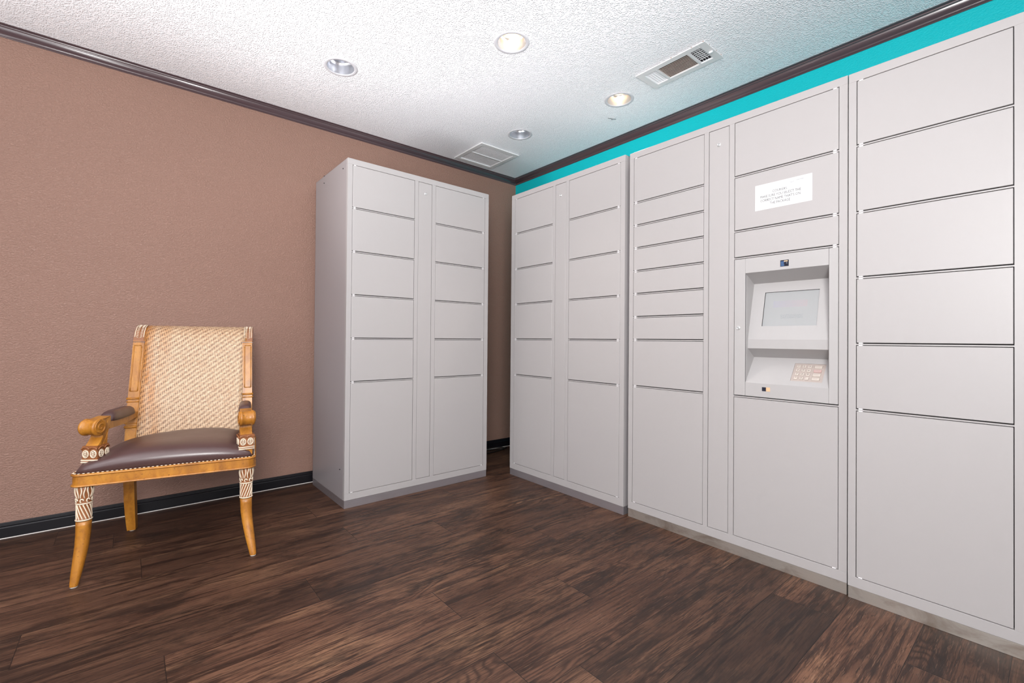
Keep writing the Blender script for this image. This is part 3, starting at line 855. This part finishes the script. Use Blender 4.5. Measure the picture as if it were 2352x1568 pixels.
for side in (0, 1):
    mir = (lambda s: s) if side == 0 else (lambda s: .618-s)
    mb = MB(); q = mir(.056)
    sq_sweep(mb, [(q,.556,.006,.034,.036,0),(q,.549,.04,.037,.040,.1),(q,.533,.10,.040,.043,.2),(q,.516,.17,.042,.044,.15),(q,.504,.25,.042,.045,.06),(q,.500,.34,.042,.045,0),(q,.500,.44,.042,.045,0)])
    leg = mb.build('leg', WD, ch)
    g = MB(); g.lathe([(.0001,0),(.011,0),(.012,.006),(.0001,.007)], (q,.556,0), 14); g.build('foot_glide', M['glide'], leg)
    # back post
    mb = MB(); path = []
    for t_, z_, a_ in PT:
        if z_ > .945: continue
        o_, i_ = rear_x(z_); c_ = mir((o_+i_)/2)
        path.append((c_, t_, z_, i_-o_, .040, a_))
    o_, i_ = rear_x(.943); path.append((mir((o_+i_)/2), post_t(.943), .943, i_-o_, .040, -.3))
    sq_sweep(mb, path)
    for zz, wd in ((.528,.013),(.664,.011),(.648,.006),(.545,.005)):     # half-round collars
        o_, i_ = rear_x(zz); a, b = mir(o_-.004), mir(i_+.002)
        tt = post_t(zz)
        mb.tube([(a,tt-.021,zz),(b,tt-.021,zz)], wd/2, 10)
        mb.tube([(a,tt+.020,zz),(b,tt+.020,zz)], wd/2, 10)
        mb.box((min(a,b),tt-.022,zz-wd*.4),(max(a,b),tt+.021,zz+wd*.4))
    # raised frame of the sunken panel on the post face
    for ee in (.006, .036):
        mb.tube([(mir(rear_x(z_)[0]+ee), post_t(z_)-.0205, z_) for z_ in [.70+.02*k for k in range(12)]], .0028, 6)
    for zz in (.70,.925):
        mb.tube([(mir(rear_x(zz)[0]+.006), post_t(zz)-.0205, zz),(mir(rear_x(zz)[0]+.036), post_t(zz)-.0205, zz)], .0026, 6)
    post = mb.build('back_post', WD, ch)
    # carved scrolled cap
    mb = MB(); path = []
    for t_, z_, a_ in PT:
        if z_ < .93: continue
        zz = max(z_, .9445); o_, i_ = rear_x(zz)
        path.append((mir((o_+i_)/2), t_ if z_ > .94 else post_t(.9445), zz, i_-o_+.002, .034 if z_ < 1.0 else .028, a_))
    sq_sweep(mb, path)
    for ee, rr in ((.003,.0022),(.039,.0022)):
        mb.tube([(mir(rear_x(z_)[0]+ee), t_-.017*math.cos(a_), z_-.017*math.sin(a_)) for t_, z_, a_ in PT if z_ > .94], rr, 6, 1)
    for k in range(16):                       # ropey carving
        f_ = k/15; seq = [p for p in PT if p[1] > .94]; x_ = f_*(len(seq)-1); i0 = min(int(x_), len(seq)-2); fr = x_-i0
        t_ = seq[i0][0]+(seq[i0+1][0]-seq[i0][0])*fr; z_ = seq[i0][1]+(seq[i0+1][1]-seq[i0][1])*fr; a_ = seq[i0][2]+(seq[i0+1][2]-seq[i0][2])*fr
        for e0, e1 in ((.008,.018),(.034,.024)):
            n_ = .018
            mb.tube([(mir(rear_x(z_)[0]+e0), t_-n_*math.cos(a_)+.003*math.sin(-a_), z_-n_*math.sin(a_)+.003*math.cos(a_)), (mir(rear_x(z_)[0]+e1), t_-n_*math.cos(a_), z_-n_*math.sin(a_)-.002)], .0018, 5, 1)
    mb.box((min(mir(rear_x(.944)[0]-.002),mir(rear_x(.944)[1]+.001)), post_t(.944)-.022, .938),(max(mir(rear_x(.944)[0]-.002),mir(rear_x(.944)[1]+.001)), post_t(.944)+.02, .9445), 2)
    mb.build('post_carving', [M['dkwood'], M['gilt'], M['trim']], post)
# woven back panel with frame strips
bm = bmesh.new(); uvl = bm.loops.layers.uv.new('UVMap'); NS = 16
zz = [.44,.47,.505,.54,.58,.62,.66,.70,.74,.78,.82,.86,.90,.93,.945,.96,.973,.985,.995,1.004,1.010]
def pnt(z_):
    for (t0,z0,a0),(t1,z1,a1) in zip(PT[:-1],PT[1:]):
        if z0 <= z_ <= z1:
            f_ = (z_-z0)/(z1-z0); return t0+(t1-t0)*f_, a0+(a1-a0)*f_
    return PT[0][0], 0
rows = []; arc = 0; lastp = None
seq = [(pnt(z_)[0], z_, pnt(z_)[1]) for z_ in zz] + [(.655,1.0135,-1.35),(.676,1.012,-1.6),(.692,1.003,-2.2),(.694,.99,-2.8)]
for t_, z_, a_ in seq:
    if lastp: arc += math.hypot(t_-lastp[0], z_-lastp[1])
    lastp = (t_, z_)
    l = .081+(z_-.46)*.028; r = .529+(z_-.46)*.018
    row = []
    for k in range(NS+1):
        f_ = k/NS; bow = .016*(1-(2*f_-1)**2)*min(1, max(0,(1.0-z_)*6)) 
        row.append((Vector((l+(r-l)*f_, t_-.014*math.cos(a_)+bow*.6, z_-.014*math.sin(a_)*.6)), ((r-l)*f_, arc)))
    rows.append(row)
vv = [[bm.verts.new(p) for p, _ in r] for r in rows]
for j in range(len(rows)-1):
    for k in range(NS):
        f = bm.faces.new([vv[j][k],vv[j][k+1],vv[j+1][k+1],vv[j+1][k]]); f.smooth = True
        for lp, (jj,kk) in zip(f.loops, ((j,k),(j,k+1),(j+1,k+1),(j+1,k))): lp[uvl].uv = rows[jj][kk][1]
me = bpy.data.meshes.new('woven_back'); bm.to_mesh(me); bm.free(); me.materials.append(M['weave'])
wb = bpy.data.objects.new('woven_back', me); COL.objects.link(wb); wb.parent = ch
md = wb.modifiers.new('thick', 'SOLIDIFY'); md.thickness = .012; md.offset = 0
mb = MB()
for k in (0, NS):
    dd = -.004 if k == 0 else .004
    mb.tube([rows[j][k][0]+Vector((dd,-.002,0)) for j in range(len(rows))], .0042, 8)
mb.tube([(.082,.512,.46),(.53,.512,.46)], .012, 8)
mb.build('back_frame', WD, ch)

# arms
def arm(side):
    mir = (lambda s: s) if side == 0 else (lambda s: .609-s); sg = 1 if side == 0 else -1
    rot = Matrix.Rotation(math.radians(-22 if side == 0 else 12), 4, 'Z')       # scroll turned slightly inward
    cen = Vector((mir(.034), .060, 0))
    T_ = lambda x, a, z: cen + (rot @ Vector((x, min(a,.04), 0))) + Vector((0,max(0,a-.04),z))
    # front support: silhouette in (a,z), extruded across
    R = .0300; zc = .604
    prof_ = [(-.008,.430),(-.010,.475),(-.006,.527),(.008,.543),(.020,.558),(.022,.574)]
    for k in range(0, 15):
        a = math.radians(-50 - k*(230/14)); prof_.append((R*1.12*math.cos(a), zc+R*math.sin(a)))
    prof_ += [(.03,.6345),(.065,.636),(.088,.636),(.091,.631),(.091,.592),(.078,.590),(.064,.582),(.056,.570),(.052,.548),(.048,.527),(.050,.475),(.048,.430)]
    mb = MB()
    h0 = .0235
    v0 = [mb.bm.verts.new(T_(-h0,a,z)) for a, z in prof_]; v1 = [mb.bm.verts.new(T_(h0,a,z)) for a, z in prof_]
    for i in range(len(prof_)):
        j = (i+1)%len(prof_); f = mb.bm.faces.new([v0[i],v0[j],v1[j],v1[i]]); f.smooth = 5 <= i <= 20
    mb.bm.faces.new(v0[::-1]); mb.bm.faces.new(v1)
    # drum with rolled rings and spiral eyes
    for x0_, x1_, rr in ((-.030,.030,.0300),):
        rings = []
        for xx, r_ in ((x0_,.024),(x0_,.031),(x0_+.004,.0335),(x0_+.010,.0335),(x0_+.012,.0305),(-.004,.0315),(.004,.0315),(x1_-.012,.0305),(x1_-.010,.0335),(x1_-.004,.0335),(x1_,.031),(x1_,.024)):
            rings.append([T_(xx, r_*1.1*math.cos(q), zc+r_*math.sin(q)) for q in [2*PI*k/28 for k in range(28)]])
        mb.loft(rings, 0)
    for xx in (-.031, .031):
        pp = []
        for k in range(40):
            q = PI*.5 + k*.27*(1); r_ = .0285*(1-k/46)
            pp.append(T_(xx, r_*1.1*math.cos(q), zc+r_*math.sin(q)))
        mb.tube(pp, .0026, 6)
    sup = mb.build('arm_support', WD, ch)
    # carved medallion band
    mb = MB()
    mb.box((-.0285,-.013,.468),(.0285,.076,.527),0,.002,1,None) if False else None
    def T4(x,a,z): return T_(x,a,z)
    for (zA,zB) in ((.462,.530),):
        q = [(-.0285,-.0125),(.0285,-.0125),(.0285,.0525),(-.0285,.0525)]
        mb.loft([[T4(x,a,zA) for x,a in q],[T4(x,a,zB) for x,a in q]], 0, False)
    def medallion(cx, ca, nx, na):            # oval ring with leaf veins on a face
        ux, ua = (-na, nx)                    # in-face horizontal direction
        pp = [T4(cx+ux*.0105*math.cos(q)+nx*.002, ca+ua*.0105*math.cos(q)+na*.002, .499+.0145*math.sin(q)) for q in [2*PI*k/16 for k in range(16)]]
        mb.tube(pp, .0022, 6, 1, True)
        mb.tube([T4(cx+nx*.003,ca+na*.003,.487), T4(cx+nx*.003,ca+na*.003,.511)], .0016, 5, 1)
        for zz_ in (.492,.499,.506):
            for sg_ in (-1,1):
                mb.tube([T4(cx+nx*.003,ca+na*.003,zz_-.003), T4(cx+ux*.007*sg_+nx*.003, ca+ua*.007*sg_+na*.003, zz_+.003)], .0015, 5, 1)
        pp = [T4(cx+ux*.0145*math.cos(q)+nx*.003, ca+ua*.0145*math.cos(q)+na*.003, .516+.010*math.sin(q)) for q in [PI*k/8 for k in range(9)]]
        mb.tube(pp, .0026, 6, 0)
    for cx in (-.0145,.0145): medallion(cx, -.0125, 0, -1); medallion(cx, .0525, 0, 1)
    for ca in (.005,.036):
        for nx in (-1, 1): medallion(nx*.0285, ca, nx, 0)
    for zz_ in (.474,.466):
        q = [(-.030,-.014),(.030,-.014),(.030,.054),(-.030,.054)]
        mb.tube([T4(x,a,zz_) for x,a in q], .0028, 6, 1, True)
    mb.build('support_carving', [M['dkwood'], M['gilt']], sup)
    # arm bar, slightly dished
    mb = MB(); rings = []
    for f_ in [k/10 for k in range(11)]:
        t_ = .135 + (.492-.135)*f_; s_ = mir(.047+.014*f_); dz = -.010*math.sin(PI*f_)
        zt_, zb_ = .612-.010*f_+dz*.4, .583-.006*f_+dz*.6
        wv = .046
        rings.append([Vector((s_-wv/2,t_,zb_)),Vector((s_+wv/2,t_,zb_)),Vector((s_+wv/2,t_,zt_)),Vector((s_-wv/2,t_,zt_))])
    mb.loft(rings, 0, False)
    ab = mb.build('arm_bar', WD, ch)
    # leather pad
    mb = MB(); rings = []
    for k in range(15):
        f_ = k/14; t_ = .158+(.462-.158)*f_; s_ = mir(.048+.012*f_)
        prf_ = (1-abs(2*f_-1)**5)**.5 if 0 < f_ < 1 else .15
        wv = .0275*(.75+.25*prf_); hh = .040*prf_+.004
        zb_ = .610-.010*f_ - .003*math.sin(PI*f_)
        rings.append([Vector((s_+wv*math.copysign(abs(math.cos(q))**.6, math.cos(q)), t_, zb_+hh*max(0,math.sin(q))**.6)) if math.sin(q) >= 0 else Vector((s_+wv*math.cos(q), t_, zb_)) for q in [2*PI*i/20 for i in range(20)]])
    mb.loft(rings, 0)
    mb.build('arm_pad', M['leather'], ch)
arm(0); arm(1)

# ------------------------------------------------------------------ camera
cam = bpy.data.cameras.new('camera'); co = bpy.data.objects.new('camera', cam); COL.objects.link(co)
fpx, cx, cy = 1049.4605, 1155.743, 769.648
cam.sensor_width = 36; cam.sensor_fit = 'HORIZONTAL'; cam.lens = fpx*36/2352
cam.shift_x = (1176-cx)/2352; cam.shift_y = (cy-784)/2352
yaw, pitch, roll = .68532, .00848, .00861
fwd = Vector((math.sin(yaw)*math.cos(pitch), math.cos(yaw)*math.cos(pitch), math.sin(pitch)))
right0 = Vector((math.cos(yaw), -math.sin(yaw), 0)); up0 = right0.cross(fwd)
rt = right0*math.cos(roll) + up0*math.sin(roll); up = up0*math.cos(roll) - right0*math.sin(roll)
Rm = Matrix((rt, up, -fwd)).transposed()
co.matrix_world = Matrix.Translation((-2.75975,-3.21122,.97260)) @ Rm.to_4x4()
cam.clip_start = .05; SC.camera = co

# ------------------------------------------------------------------ light
def area(name, loc, rot, sx, sy, power, col=(1,1,1), spread=180):
    l = bpy.data.lights.new(name, 'AREA'); l.shape = 'RECTANGLE'; l.size = sx; l.size_y = sy; l.energy = power; l.color = col
    l.spread = math.radians(spread)
    o = bpy.data.objects.new(name, l); COL.objects.link(o); o.location = loc; o.rotation_euler = rot; return o
area('window_fill', ((WIN1[0]+WIN1[1])/2, YB-.02, (WIN1[2]+WIN1[3])/2), (PI/2,0,0), WIN1[1]-WIN1[0], WIN1[3]-WIN1[2], 15, (.98,.985,1))  # fill light added in the unseen rear windows
area('window_fill_side', (XL-.02, (WIN2[0]+WIN2[1])/2, (WIN2[2]+WIN2[3])/2), (PI/2,0,-PI/2), WIN2[1]-WIN2[0], WIN2[3]-WIN2[2], 53, (.98,.985,1))  # second added fill, through the unseen side wall
# photographer's umbrella and bounced flash behind the camera; other ceiling lamps added as fill
def aimed(name, loc, aim, power, size, spread):
    o = area(name, loc, (0,0,0), size, size, power, (1,.99,.98), spread)
    o.rotation_euler = (Vector(aim) - Vector(loc)).to_track_quat('-Z', 'Y').to_euler(); return o
aimed('umbrella_flash', (-3.0,-3.55,1.55), (-1.1,-.9,1.0), 92, .75, 180)
aimed('bounce_fill', (-3.0,-3.7,.75), (-1.6,-2.0,H), 9, .6, 80)
aimed('bounce_fill', (-3.0,-3.7,.75), (-.9,-1.2,H), 1.2, .6, 50)  # extra narrow beam added to lift the far ceiling
aimed('bounce_fill', (-4.3,-2.3,.95), (-4.1,-2.2,H), 72, .6, 120)  # from here on, out-of-view lamps added to brighten the ceiling
aimed('bounce_fill', (-3.75,-1.35,.9), (-2.9,-1.15,H), 5.3, .6, 100)
aimed('bounce_fill', (-3.75,-1.35,.9), (-1.5,-.9,H), 4.4, .6, 50)
for i in (1, 2):
    x, y = LIGHTS[i]
    l = bpy.data.lights.new('downlight_beam', 'SPOT'); l.energy = 26; l.color = (1,.93,.84); l.spot_size = math.radians(95); l.spot_blend = .8; l.shadow_soft_size = .03
    o = bpy.data.objects.new('downlight_beam', l); COL.objects.link(o); o.location = (x,y,H-.012)
w = bpy.data.worlds.new('world'); SC.world = w; w.use_nodes = True
w.node_tree.nodes['Background'].inputs[0].default_value = (.9,.95,1,1); w.node_tree.nodes['Background'].inputs[1].default_value = 1.0

SC.view_settings.view_transform = 'Standard'; SC.view_settings.look = 'None'
SC.view_settings.exposure = 0; SC.view_settings.gamma = 1; SC.view_settings.use_curve_mapping = False
